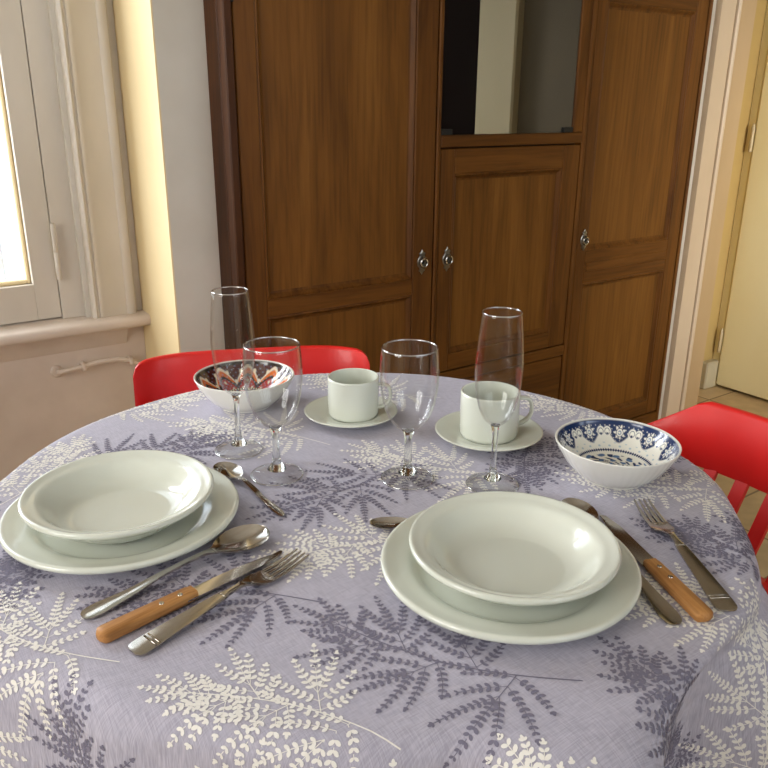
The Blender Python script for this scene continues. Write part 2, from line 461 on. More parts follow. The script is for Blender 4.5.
# casing of the window: profiled board standing in the recess beside the frame
b = MB()
prof = [(0.541, 2.128), (0.541, 2.090), (0.543, 2.084), (0.548, 2.081), (0.553, 2.084), (0.555, 2.089), (0.558, 2.089), (0.560, 2.086), (0.570, 2.086), (0.572, 2.088),
        (0.630, 2.088), (0.632, 2.085), (0.637, 2.083), (0.652, 2.083), (0.656, 2.087), (0.656, 2.128)]
b.loft([[(x, y, z) for x, y in prof] for z in (0.657, 2.30)])
o = b.build('trim_1', m_sash, smooth=50); struct(o, 'moulded cream casing board right of the window', 'trim')
b = MB()                                               # sill with rounded nose and apron under it
nose = [(2.16, .628), (2.060, .628), (2.052, .631), (2.049, .638), (2.047, .648), (2.050, .655), (2.058, .659), (2.16, .661)]
b.loft([[(x, y, z) for y, z in nose] for x in (XL, JX)])
o = b.build('trim_2', m_paint, smooth=50); struct(o, 'thick painted window sill with rounded nose', 'trim')
apron = [(2.13, .572), (2.116, .572), (2.112, .578), (2.108, .590), (2.098, .606), (2.094, .612), (2.090, .628), (2.13, .628)]
b = MB().loft([[(x, y, z) for y, z in apron] for x in (XL, 0.628)])
o = b.build('trim_3', m_paint, smooth=50); struct(o, 'moulded apron board under the window sill', 'trim')
o = MB().box(XL, JX, 2.116, 2.165, 0, .627).build('trim_4', m_paint, smooth=0)
struct(o, 'pinkish white painted wall panel below the window sill', 'panel')
# open outside shutter seen through the pane
b = MB().box(0.335, 0.375, 2.26, 2.72, .55, 2.3, .004)
o = b.build('shutter', mat('pale_blue_grey_shutter', lin(206, 214, 220), 0.5), smooth=0)
struct(o, 'pale shutter leaf folded open outside the window', 'shutter'); o.name = 'window_4'
# windows out of frame that light the room
for nm, pts in (('window_2', [(XL - .08, XL - .03, -.05, .01, .9, 2.25), (XL - .08, XL - .03, 1.09, 1.15, .9, 2.25), (XL - .08, XL - .03, .01, 1.09, .9, .96),
                              (XL - .08, XL - .03, .01, 1.09, 2.19, 2.25), (XL - .08, XL - .03, .52, .58, .96, 2.19), (XL - .08, XL - .03, .01, 1.09, 1.55, 1.59)]),
                ('window_3', [(-.25, -.19, YF - .08, YF - .03, .95, 2.3), (1.69, 1.75, YF - .08, YF - .03, .95, 2.3), (-.19, 1.69, YF - .08, YF - .03, .95, 1.01),
                              (-.19, 1.69, YF - .08, YF - .03, 2.24, 2.3), (.72, .78, YF - .08, YF - .03, 1.01, 2.24)])):
    b = MB()
    for p in pts: b.box(*p, .004)
    o = b.build(nm, m_sash, smooth=0)
    struct(o, {'window_2': 'window frame in the left wall of the room', 'window_3': 'wide window frame behind the viewer'}[nm], 'window')

# ---- casing, niche and yellow door on the right
b = MB(); b.box(2.572, 2.632, 1.775, YB, 0, ZC)
o = b.build('trim_6', m_plaster, smooth=0); struct(o, 'narrow grey plaster strip between wardrobe and door casing', 'trim')
b = MB()
prof = [(2.630, 1.86), (2.630, 1.752), (2.706, 1.748), (2.708, 1.764), (2.714, 1.764), (2.717, 1.746), (2.727, 1.741), (2.737, 1.746), (2.742, 1.760),
        (2.744, 1.86)]
b.loft([[(x, y, z) for x, y in prof] for z in (0, ZC)])
o = b.build('trim_7', m_casing, smooth=40); struct(o, 'white painted door casing with rounded bead, right of the wardrobe', 'trim')
o = MB().box(2.7445, 2.893, 1.786, 1.86, 0, ZC, .004).build('trim_10', m_reveal, smooth=0)
struct(o, 'tan inner board of the door casing', 'trim')
o = MB().box(2.835, XR, 1.925, 1.95, 0, ZC).build('trim_8', m_niche_shade, smooth=0)
struct(o, 'shade-toned cream panel at the back of the doorway niche', 'panel')
root = bpy.data.objects.new('door_1', None); COL.objects.link(root)
struct(root, 'pale yellow flush door on the right wall', 'door')
MB().box(XR - .040, XR - .002, 0.98, 1.885, .012, 2.12, .006).build('leaf', m_cream, root, smooth=0)
b = MB(); b.box(XR - .03, XR, 1.890, 1.925, 0, 2.2, .003)
b.build('door_frame', m_cream, root, smooth=0)
for z in (.16, 1.02):
    b = MB()
    b.lathe([(0, 0), (.006, .002), (.008, .006), (.008, .050), (.0065, .052), (.008, .054), (.008, .098), (.006, .102), (.003, .112), (0, .114)], 16)
    b.build('hinge', m_hinge, root, loc=(XR - .040, 1.893, z))
b = MB().box(3.09, 3.175, 1.885, 1.925, 0, .125, .006)
o = b.build('baseboard_right', mat('grey_plinth_paint', lin(188, 178, 152), .5), smooth=0)
struct(o, 'small grey plinth block at the foot of the niche', 'baseboard')

# ---- white painted pipe under the sill
root = thing('painted_pipe', 'thin white painted gas pipe bowed along the wall under the sill', 'pipe', (0, 0, 0))
pts = [(0.437, 2.115, .525), (0.440, 2.095, .527), (0.455, 2.092, .529), (0.500, 2.092, .533), (0.54, 2.092, .539), (0.59, 2.092, .538), (0.625, 2.092, .528), (0.645, 2.092, .518), (0.665, 2.095, .490), (0.672, 2.095, .42), (0.672, 2.095, .02)]
MB().tube(pts, .0062, 10).build('pipe', m_paint, root)
for x, z in ((0.502, .533), (0.628, .527)):
    b = MB(); b.box(x - .005, x + .005, 2.083, 2.1165, z - .011, z + .009, .002); b.build('clip', m_paint, root)
b = MB(); b.lathe([(0, 0), (.016, 0), (.016, .004), (.012, .009), (0, .010)], 20)
f = b.build('wall_flange', m_paint, root, loc=(0.437, 2.1155, .525)); f.rotation_euler = (PI / 2, 0, 0)

# ================================================================ WARDROBE
CY = 1.75
cab = thing('wardrobe', 'large brown wooden wardrobe with panelled doors and a dark glass pane, against the back wall', 'wardrobe', (0, 0, 0))
b = MB()
for x0, x1 in ((.80, .818), (2.556, 2.571)):
    MB().box(x0, x1, CY + .031, YB - .001, 0, 2.12, .002).build('side_board', m_wood_dark, cab, smooth=0)
b = MB()
b.box(.818, 2.556, CY + .035, YB - .002, .02, 2.10); b.build('carcass', m_darkgap, cab, smooth=0)
for x0, x1, y0, z0, z1 in ((.80, .822, -.004, 0, 2.12), (1.4085, 1.4225, -.003, .06, 2.06), (1.9875, 2.006, -.003, .06, 2.06), (2.558, 2.573, -.004, 0, 2.12)):
    MB().box(x0, x1, CY + y0, CY + .03, z0, z1, .003).build('upright', m_wood_dark if x0 < 1 else m_wood_v, cab, smooth=0)
for x0, x1, z0, z1 in ((.822, 2.558, 0, .06), (.822, 2.558, 2.06, 2.12), (1.4225, 1.9875, 1.086, 1.118), (1.4225, 1.9875, .395, .430)):
    MB().box(x0, x1, CY - .003, CY + .03, z0, z1, .003).build('cross_rail', m_wood_h, cab, smooth=0)
MB().box(.77, 2.60, CY - .03, YB - .002, 2.12, 2.16, .008).build('cornice', m_wood_h, cab, smooth=0)

def door(x0, x1, z0, z1, panels, wl, wr, name='door'):
    """frame-and-panel door; panels = list of (za, zb); grain follows each member"""
    y0, y1 = CY, CY + .024
    b = MB()
    b.box(x0, x0 + wl, y0, y1, z0, z1, .0025, 0); b.box(x1 - wr, x1, y0, y1, z0, z1, .0025, 0)
    zs = [z0] + [z for p in panels for z in p] + [z1]
    for k in range(0, len(zs), 2):
        b.box(x0 + wl, x1 - wr, y0 + .0005, y1, zs[k], zs[k + 1], .002, 1)
    d = b.build(name, [m_wood_v, m_wood_h], cab, smooth=0)
    for za, zb in panels:
        xa, xb = x0 + wl, x1 - wr
        q = MB()
        # field panel set back with a sloped moulding round it
        s = .013
        O = [(xa, y0 + .003, za), (xb, y0 + .003, za), (xb, y0 + .003, zb), (xa, y0 + .003, zb)]
        O2 = [(xa + s * .35, y0 + .0015, za + s * .35), (xb - s * .35, y0 + .0015, za + s * .35), (xb - s * .35, y0 + .0015, zb - s * .35), (xa + s * .35, y0 + .0015, zb - s * .35)]
        I = [(xa + s, y0 + .011, za + s), (xb - s, y0 + .011, za + s), (xb - s, y0 + .011, zb - s), (xa + s, y0 + .011, zb - s)]
        I2 = [(xa + s + .006, y0 + .012, za + s + .006), (xb - s - .006, y0 + .012, za + s + .006), (xb - s - .006, y0 + .012, zb - s - .006), (xa + s + .006, y0 + .012, zb - s - .006)]
        vs = O + O2 + I + I2; fs = []
        for k in range(3):
            for i in range(4):
                j = (i + 1) % 4; fs.append((k * 4 + i, k * 4 + j, k * 4 + 4 + j, k * 4 + 4 + i))
        q.add(vs, fs, 1); q.add(I2, [(0, 1, 2, 3)], 0)
        q.build('panel', [m_wood_panel, m_wood_v], d, smooth=0)
    return d

def escutcheon(d, x, z, n=1.0):
    """ornate key plate with a ring"""
    b = MB()
    out = [(0, .036), (.005, .028), (.011, .025), (.007, .019), (.014, .010), (.017, 0), (.014, -.010), (.007, -.019), (.011, -.025), (.005, -.028), (0, -.036)]
    pts = out + [(-px, pz) for px, pz in reversed(out[1:-1])]
    b.loft([[(x + px * k, y, z + pz * k) for px, pz in pts] for y, k in ((CY - .0002, 1.0), (CY - .0025, 1.0), (CY - .004, .86))])
    e = b.build('key_plate', m_pewter, d, smooth=25)
    t = MB(); ring = []
    for i in range(24):
        a = 2 * PI * i / 24
        ring.append([(x + .002 + (.0115 + .003 * math.cos(c)) * math.cos(a), CY - .009 + .003 * math.sin(c), z - .002 + (.0115 + .003 * math.cos(c)) * math.sin(a)) for c in [2 * PI * k / 8 for k in range(8)]])
    t.loft(ring + [ring[0]], cap=False)
    t.tube([(x, CY - .004, z + .012), (x, CY - .012, z + .011)], .003, 8)
    t.build('ring', m_steel, e)
    h = MB(); h.lathe([(0, 0), (.007, 0), (.006, .0015), (0, .0018)], 16)
    k = h.build('keyhole', m_black, e, loc=(x, CY - .004, z)); k.rotation_euler = (PI / 2, 0, 0)

d = door(.825, 1.4055, .066, 2.054, [(.12, .686), (.731, 1.97)], .054, .070); escutcheon(d, 1.366, .778)
for z in (.35, 1.435):
    MB().box(.819, .826, CY - .006, CY - .001, z - .03, z + .03, .001).build('hinge', m_darkgap, d, smooth=0)
d = door(1.4255, 1.9845, .434, 1.082, [(.485, 1.014)], .050, .072); escutcheon(d, 1.457, .777)
dr = MB().box(1.4255, 1.9845, CY, CY + .022, .066, .391, .004).build('drawer', m_wood_h, cab, smooth=0)
d = door(2.009, 2.555, .066, 2.054, [(.12, .632), (.742, 1.492), (1.56, 1.98)], .045, .062); escutcheon(d, 2.038, .781)
b = MB().box(2.06, 2.49, CY - .004, CY + .002, .672, .704, .003); b.build('moulding', m_wood_h, d, smooth=0)
b = MB().box(1.4225, 1.9455, CY + .006, CY + .010, 1.119, 2.02); g = b.build('glass_pane', m_mirror, cab, smooth=0)
for x in (1.4235, 1.903): MB().box(x, x + .040, CY - .001, CY + .0055, 1.1185, 1.134, .001).build('clip', m_black, g, smooth=0)
b = MB().box(1.9455, 1.9875, CY, CY + .03, 1.118, 2.06, .003); b.box(1.4225, 1.9455, CY, CY + .03, 2.02, 2.06, .003)
b.build('glass_frame', m_wood_v, cab, smooth=0)

# ================================================================ TABLE AND CLOTH
TC = Vector((.484, .739))
tb = thing('dining_table', 'round dining table hidden under the lilac cloth', 'table', (TC.x, TC.y, 0))
MB().lathe([(0, .722), (.375, .722), (.387, .726), (.389, .738), (.382, .7465), (0, .7465)], 96).build('table_top', m_wood_h, tb)
MB().lathe([(0, .70), (.30, .70), (.30, .722), (0, .722)], 64).build('apron', m_wood_h, tb)
MB().lathe([(0, .03), (.060, .032), (.045, .06), (.036, .12), (.034, .55), (.05, .66), (.09, .70), (0, .70)], 40).build('pedestal', m_wood_v, tb)
MB().lathe([(0, 0), (.165, 0), (.170, .006), (.168, .022), (.150, .032), (0, .032)], 64).build('base', m_wood_h, tb)

RF, RBEND = 0.437, 0.021
LB = RBEND * PI / 2
FOLDS = [(209, 5, .014), (236, 8, .006), (260, 7, .066), (281, 9, -.045), (303, 9, .006), (333, 10, .030), (0, 12, .035), (40, 14, .03), (80, 14, .03), (120, 14, .03), (160, 12, .03), (190, 10, .025)]
def fold(th):
    s = 0.0; d = math.degrees(th) % 360
    for c, wd, A in FOLDS:
        e = (d - c + 180) % 360 - 180
        s += A * math.exp(-(e / wd) ** 2)
    return s
def ss(a, b, x):
    t = max(0.0, min(1.0, (x - a) / (b - a))); return t * t * (3 - 2 * t)
def flat_radius(th):
    # the cloth breaks over the edge a little sooner along the viewer's side
    d = math.degrees(th) % 360
    return RF - .036 * ss(184, 202, d) * (1 - ss(246, 258, d))
def cloth_point(d, th, lift=0.0):
    """flat cloth polar position -> world; lift is along the surface normal"""
    c, s = math.cos(th), math.sin(th)
    ripple = 0.0006 * math.sin(9 * d * 10 + 3 * th) * math.sin(5 * th + d * 14) * min(1, d * 4)
    R0 = flat_radius(th)
    if d <= R0:
        return (TC.x + d * c, TC.y + d * s, T + ripple * .35 + lift)
    q = d - R0; F = fold(th)
    RB = RBEND + max(0, F) * .75; lb = RB * PI / 2
    if q < lb:
        a = q / RB
        r = R0 + RB * math.sin(a) + lift * math.sin(a) + min(0, F) * .5 * (a / (PI / 2)) ** 2; z = T - RB * (1 - math.cos(a)) + lift * math.cos(a)
    else:
        L = q - lb
        dg = math.degrees(th) % 360
        r = R0 + RB + 0.04 * L + 0.75 * min(L, .12) * ss(0, .03, L) * math.exp(-((dg - 299) / 11) ** 2) + lift + min(0, F) * (.5 + .5 * min(1, L / .12)) + max(0, F) * .45 * min(1, L / .12)
        z = T - RB - L
    return (TC.x + r * c, TC.y + r * s, z)
NA = 360; RAD = [0.0] + [(RF - .036) * (k / 20) for k in range(1, 21)] + [RF - .036 + .036 * k / 9 for k in range(1, 10)] + [RF + .13 * k / 26 for k in range(1, 27)] + [RF + .13 + .14 * k / 10 for k in range(1, 11)]
cb = MB(); vs = [cloth_point(0, 0)]; fs = []
for k in range(1, len(RAD)):
    vs += [cloth_point(RAD[k], 2 * PI * i / NA) for i in range(NA)]
for i in range(NA):
    fs.append((0, 1 + i, 1 + (i + 1) % NA))
for k in range(1, len(RAD) - 1):
    a0 = 1 + (k - 1) * NA; b0 = 1 + k * NA
    for i in range(NA):
        j = (i + 1) % NA; fs.append((a0 + i, b0 + i, b0 + j, a0 + j))
cb.add(vs, fs, 0)

# printed ferns: every leaflet is a small face lying on the cloth
def lay(x, y, lift):
    dx, dy = x - TC.x, y - TC.y
    return cloth_point(math.hypot(dx, dy), math.atan2(dy, dx), lift)
def leaflet(x, y, ang, ln, wd, mi, lift=.0005):
    if math.hypot(x - TC.x, y - TC.y) > .74: return
    c, s = math.cos(ang), math.sin(ang)
    sh = [(0, 0), (.25, .8), (.62, 1), (.92, .55), (1, 0), (.92, -.55), (.62, -1), (.25, -.8)]
    cb.add([lay(x + c * ln * u - s * wd * v * .5, y + s * ln * u + c * wd * v * .5, lift) for u, v in sh], [tuple(range(8))], mi)
def stroke(p, wd, mi, lift=.0004):
    for a, b_ in zip(p, p[1:]):
        dx, dy = b_[0] - a[0], b_[1] - a[1]; L = math.hypot(dx, dy) or 1e-9
        nx, ny = -dy / L * wd / 2, dx / L * wd / 2
        if math.hypot(b_[0] - TC.x, b_[1] - TC.y) > .74: continue
        cb.add([lay(a[0] + nx, a[1] + ny, lift), lay(a[0] - nx, a[1] - ny, lift), lay(b_[0] - nx, b_[1] - ny, lift), lay(b_[0] + nx, b_[1] + ny, lift)], [(0, 1, 2, 3)], mi)
def fern(bx, by, tx, ty, mi, bend=0.15, bare=.24):
    """bx,by = end of the bare stem, tx,ty = tip of the frond, in flat cloth coordinates"""
    L = math.hypot(tx - bx, ty - by); A = math.atan2(ty - by, tx - bx)
    def stem(t):
        off = bend * L * math.sin(PI * t) * .5
        return (bx + math.cos(A) * L * t - math.sin(A) * off, by + math.sin(A) * L * t + math.cos(A) * off)
    stroke([stem(k / 14) for k in range(14)], .0013, mi)
    def pinna(px, py, ang, pl, turn):
        m_ = max(5, int(pl / .0062)); pts = [(px, py)]
        for i in range(m_):
            u = i / m_; st = pl / m_
            ang += turn / m_; px += st * math.cos(ang); py += st * math.sin(ang); pts.append((px, py))
            sz = (.0060 if u < .45 else .0060 - (u - .45) * .0058) * random.uniform(.85, 1.1)
            for q in (-1, 1):
                leaflet(px, py, ang + q * math.radians(random.uniform(42, 56)), sz, sz * .60, mi)
        leaflet(px, py, ang, .0055, .0030, mi)
        stroke(pts[::2], .0007, mi)
    def spray(x, y, ang, size, sd):
        # a short side branch carrying a hand of pinnae
        bl = size * .42
        x2, y2 = x + bl * math.cos(ang), y + bl * math.sin(ang)
        stroke([(x, y), (x2, y2)], .0009, mi)
        for f_, dv, ln in ((.10, 80, .58), (.10, -80, .52), (.5, 56, .74), (.5, -56, .70), (.9, 32, .84), (.9, -32, .80), (1, 0, .92)):
            pinna(x + bl * f_ * math.cos(ang), y + bl * f_ * math.sin(ang), ang + math.radians(dv + random.uniform(-6, 6)), size * ln * random.uniform(.85, 1.05), -math.radians(dv) * .35)
    nodes = ((0, 1), (.22, -1), (.45, 1), (.66, -1), (.82, 1))
    for t0, sd in nodes:
        t = bare + (.90 - bare) * t0
        x, y = stem(t); x2, y2 = stem(t + .02); a0 = math.atan2(y2 - y, x2 - x)
        spray(x, y, a0 + sd * math.radians(64 - 26 * t0), L * (.36 - .12 * t0), sd)
    x, y = stem(.90); x2, y2 = stem(.92)
    spray(x, y, math.atan2(y2 - y, x2 - x), L * .24, 1)
FERNS = []
# (bare end x, y, tip x, y, print colour 1 = cream, 2 = slate grey) in flat cloth coordinates
FERNS += [(.281, .371, .172, .512, 1), (.138, .581, .045, .745, 1), (.489, .582, .328, .645, 1), (.673, .647, .560, .816, 1), (.523, .867, .404, 1.04, 1),
          (.253, 1.124, .444, 1.156, 1), (.100, .930, .229, 1.059, 1), (.879, .466, .743, .592, 1), (.640, .285, .560, .424, 1), (.768, .926, .664, 1.115, 1),
          (.958, .646, .882, .838, 1),
          (.445, .340, .318, .520, 2), (.325, .555, .170, .680, 2), (.607, .782, .385, .743, 2), (.740, .330, .714, .464, 2), (.540, .165, .500, .330, 2),
          (.195, 1.002, .398, .973, 2), (.020, .700, .123, .796, 2), (.811, .736, .674, .639, 2), (.850, .519, .897, .650, 2)]
def polar(deg, d): return (TC.x + d * math.cos(math.radians(deg)), TC.y + d * math.sin(math.radians(deg)))
for a0, d0, a1, d1, mi in ((207, .66, 204, .45, 2), (290, .66, 295, .47, 1), (254, .62, 253, .46, 1), (242, .64, 240, .47, 1), (186, .66, 190, .46, 1), (228, .66, 226, .46, 1),
                           (281, .70, 280, .56, 2), (312, .62, 314, .46, 2), (335, .64, 330, .46, 1), (20, .64, 24, .46, 2), (60, .64, 55, .46, 1), (150, .64, 152, .46, 2), (170, .64, 168, .46, 1)):
    FERNS.append(polar(a0, d0) + polar(a1, d1) + (mi,))
for k, (bx, by, tx, ty, mi) in enumerate(FERNS):
    fern(bx, by, tx, ty, mi, bend=.16 if k % 2 else -.14)
o = cb.build('tablecloth', [m_cloth, m_leaf_w, m_leaf_g], smooth=60)
tag(o, 'lilac grey tablecloth printed with white and slate ferns, draped over round table', 'tablecloth')

# ================================================================ CROCKERY
def dinner_plate(label, loc):
    t = thing('dinner_plate', label, 'plate', loc, 0, 'white dinner plates')
    top = smooth_profile([(0, .0062), (.060, .0062), (.078, .0064), (.086, .0078), (.0935, .0125), (.1005, .0158), (.112, .0180), (.1215, .0205)], 6)
    prof = top + [(.1245, .0216), (.1265, .0214), (.1278, .0200), (.1281, .0180), (.1272, .0156), (.1245, .0136), (.112, .0105), (.098, .0060), (.090, .0030), (.088, .0002), (.084, .0), (.082, .0022), (.060, .0026), (0, .0026)]
    MB().lathe(prof, 128).build('plate_body', m_ceramic, t, smooth=60)
    return t
DP = .7505
p1 = dinner_plate('white dinner plate under the soup plate at left of the table', (.2175, .8115, DP))
dup(p1, (.5000, .4880, DP), .4, 'white dinner plate under the soup plate nearest the viewer, at right')

def soup_plate(label, loc):
    t = thing('soup_plate', label, 'bowl', loc, 0, 'white soup plates')
    top = smooth_profile([(0, .0066), (.044, .0068), (.056, .0080), (.067, .0130), (.0765, .0215), (.0835, .0290), (.0880, .0322), (.0940, .0342), (.0985, .0362)], 6)
    prof = top + [(.1008, .0372), (.1026, .0368), (.1036, .0352), (.1036, .0332), (.1022, .0310), (.0980, .0282), (.0890, .0215), (.078, .0125), (.066, .0045), (.060, .0006), (.056, .0), (.054, .0026), (0, .0032)]
    MB().lathe(prof, 128).build('bowl_body', m_ceramic, t, smooth=60)
    return t
SP = DP + .0062
s1 = soup_plate('white soup plate on the left dinner plate', (.2165, .8155, SP))
dup(s1, (.5030, .4860, SP), .7, 'white soup plate on the dinner plate nearest the viewer')

def saucer(label, loc, s):
    t = thing('saucer', label, 'saucer', loc, 0, 'white saucers'); t.scale = (s, s, s)
    top = smooth_profile([(0, .0045), (.024, .0045), (.030, .0052), (.044, .0085), (.060, .0130), (.0705, .0152)], 6)
    MB().lathe(top + [(.0725, .0154), (.0735, .0145), (.0728, .0132), (.060, .0095), (.044, .0045), (.040, .0004), (.036, 0), (.034, .0018), (0, .0018)], 96).build('saucer_body', m_ceramic, t, smooth=60)
    return t
a = saucer('white saucer under the cup behind the wine glasses, left of the two', (.6008, .9339, DP), .955)
dup(a, (.7200, .7590, DP), 0, 'white saucer under the cup behind the right champagne flute', 1.035)

def cup(label, loc, s, rz):
    t = thing('coffee_cup', label, 'cup', loc, rz, 'white coffee cups'); t.scale = (s, s, s)
    prof = [(0, .0060), (.030, .0062), (.0345, .0078), (.0360, .0110), (.0366, .030), (.0368, .0625), (.0372, .0650), (.0386, .0658), (.0398, .0650), (.0401, .0630), (.0399, .030), (.0396, .0080), (.0384, .0035), (.0350, .0010), (.030, .0), (.027, .0008), (0, .0012)]
    MB().lathe(prof, 96).build('cup_body', m_ceramic, t, smooth=50)
    pts = [(.0385, .0540), (.046, .0545), (.0535, .0525), (.0575, .0460), (.0585, .0370), (.0565, .0285), (.0505, .0215), (.044, .0175), (.0385, .0160)]
    P = smooth_profile(pts, 4)
    rings = []
    for k, (x, z) in enumerate(P):
        x0, z0 = P[max(0, k - 1)]; x1, z1 = P[min(len(P) - 1, k + 1)]
        L = math.hypot(x1 - x0, z1 - z0); nx, nz = -(z1 - z0) / L, (x1 - x0) / L
        rings.append([(x + nx * .0026 * math.cos(c), .0052 * math.sin(c), z + nz * .0026 * math.cos(c)) for c in [2 * PI * i / 12 for i in range(12)]])
    MB().loft(rings).build('handle', m_ceramic, t, smooth=60)
    return t
a = cup('white straight coffee cup on the saucer between the two wine glasses', (.6040, .9320, DP + .0045), .955, math.radians(-42))
dup(a, (.7200, .7590, DP + .0047), math.radians(-30), 'white straight coffee cup with handle to the right, behind the right flute', 1.035)

# ---- glasses
def wine_glass(label, loc):
    t = thing('wine_glass', label, 'glass', loc, 0, 'stemmed wine glasses')
    outer = [(.0010, .0655), (.0080, .0672), (.0170, .0730), (.0245, .0830), (.0300, .0960), (.0338, .1110), (.0358, .1280), (.0362, .1420), (.0357, .1560), (.0347, .1680), (.0339, .1728)]
    sp = smooth_profile(outer, 4)
    inner = [(max(0, r - .0011), z + .0012 if z < .1 else z) for r, z in sp]; inner[0] = (0, .0672)
    rim = [(.0337, .1736), (.0331, .1736)]
    MB().lathe([(.0334 + .0010 * math.cos(c), .1738 + .0010 * math.sin(c)) for c in [2 * PI * k / 10 for k in range(10)]], 96, closed=True).build('rim', m_rim, t, smooth=80)
    MB().lathe([(0, .0650)] + sp[1:] + rim + inner[::-1], 96).build('bowl', m_glass_thin, t, smooth=70)
    st = [(0, .0660), (.0078, .0668), (.0062, .0628), (.0050, .0560), (.0045, .0440), (.0046, .0320), (.0054, .0220), (.0074, .0148), (.0120, .0098)]
    MB().lathe(st + [(.0120, .0090), (0, .0090)], 48).build('stem', m_glass, t, smooth=50)
    MB().lathe([(0, .0098), (.0120, .0096), (.0200, .0068), (.0290, .0042), (.0326, .0028), (.0336, .0014), (.0328, .0002), (.0, .0002)], 96).lathe([(.0330 + .0009 * math.cos(c), .0013 + .0009 * math.sin(c)) for c in [2 * PI * k / 8 for k in range(8)]], 96, closed=True, mi=1).build('foot', [m_glass_thin, m_rim], t, smooth=50)
    return t
a = wine_glass('stemmed wine glass on the left, beside the left champagne flute', (.4172, .8240, DP))
dup(a, (.5488, .7216, DP), 1.0, 'stemmed wine glass in the middle, right of the left coffee cup')

def flute(label, loc):
    t = thing('champagne_flute', label, 'flute', loc, 0, 'champagne flutes')
    outer = [(.0010, .0800), (.0060, .0818), (.0130, .0870), (.0190, .0960), (.0235, .1090), (.0268, .1260), (.0283, .1450), (.0284, .1620), (.0272, .1820), (.0252, .2030), (.0232, .2215)]
    sp = smooth_profile(outer, 4)
    inner = [(max(0, r - .0010), z + .0016 if z < .1 else z) for r, z in sp]; inner[0] = (0, .0826)
    MB().lathe([(0, .0796)] + sp[1:] + [(.0230, .2222), (.0225, .2222)] + inner[::-1], 96).build('bowl', m_glass_thin, t, smooth=70)
    MB().lathe([(.0228 + .0009 * math.cos(c), .2222 + .0009 * math.sin(c)) for c in [2 * PI * k / 10 for k in range(10)]], 96, closed=True).build('rim', m_rim, t, smooth=80)
    st = [(0, .0806), (.0060, .0812), (.0048, .0770), (.0038, .0680), (.0034, .0520), (.0035, .0330), (.0044, .0220), (.0068, .0145), (.0110, .0100)]
    MB().lathe(st + [(.0110, .0094), (0, .0094)], 48).build('stem', m_glass, t, smooth=50)
    MB().lathe([(0, .0100), (.0110, .0098), (.0190, .0066), (.0285, .0032), (.0322, .0018), (.0328, .0010), (.0320, .0002), (0, .0002)], 96).lathe([(.0322 + .0009 * math.cos(c), .0013 + .0009 * math.sin(c)) for c in [2 * PI * k / 8 for k in range(8)]], 96, closed=True, mi=1).build('foot', [m_glass_thin, m_rim], t, smooth=50)
    return t
a = flute('tall champagne flute on the left, in front of the red patterned bowl', (.4105, .9216, DP))
dup(a, (.6259, .6477, DP), 1.0, 'tall champagne flute on the right, in front of the cup with visible handle')

# ---- patterned bowls: the glaze colours follow a drawing in (angle, height) on the inner wall
def painted_bowl(name, label, loc, inner_fn, rz, outside, rim_col, ribs):
    t = thing(name, label, 'bowl', loc, rz)
    NS = 480
    inn = smooth_profile([(0, .0070), (.024, .0076), (.038, .0110), (.050, .0185), (.061, .0285), (.0695, .0395), (.0735, .0470)], 16)
    out = smooth_profile([(.0748, .0490), (.0762, .0496), (.0772, .0490), (.0770, .0474), (.0735, .0395), (.0655, .0262), (.0550, .0130), (.0460, .0055), (.0420, .0026), (.0405, .0002), (.0370, 0), (.0355, .0016), (0, .0022)], 3)
    prof = inn + out
    vs = []; cols = []; rows = []
    tot = len(inn)
    for k, (r, z) in enumerate(prof):
        if r < 1e-6:
            rows.append([len(vs)]); vs.append((0, 0, z)); cols.append(inner_fn(0, 0) if k < tot else outside); continue
        rows.append(list(range(len(vs), len(vs) + NS)))
        for i in range(NS):
            th = 2 * PI * i / NS
            rr = r - (.0002 * (0.5 + 0.5 * math.cos(ribs * th)) if (k > tot + 6 and r > .045 and ribs) else 0)
            vs.append((rr * math.cos(th), rr * math.sin(th), z))
            if k < tot: cols.append(inner_fn(th, r))
            else: cols.append(rim_col if k - tot < 4 else outside)
    fs = []
    for a_, b_ in zip(rows, rows[1:]):
        for i in range(NS):
            j = (i + 1) % NS
            if len(a_) == 1: fs.append((a_[0], b_[j], b_[i]))
            elif len(b_) == 1: fs.append((a_[i], a_[j], b_[0]))
            else: fs.append((a_[i], a_[j], b_[j], b_[i]))
    m = mat(name + '_glaze', (1, 1, 1, 1), .14, coat=.5)
    at = nd(m, 'ShaderNodeVertexColor'); at.layer_name = 'glaze'
    lk(m, at.outputs['Color'], m.node_tree.nodes['Principled BSDF'].inputs['Base Color'])
    mb = MB(); mb.add(vs, fs)
    b_ = mb.build('bowl_body', m, t, smooth=60)
    ca = b_.data.color_attributes.new('glaze', 'FLOAT_COLOR', 'POINT')
    flat = [c for col in cols for c in col]
    ca.data.foreach_set('color', flat)
    return t

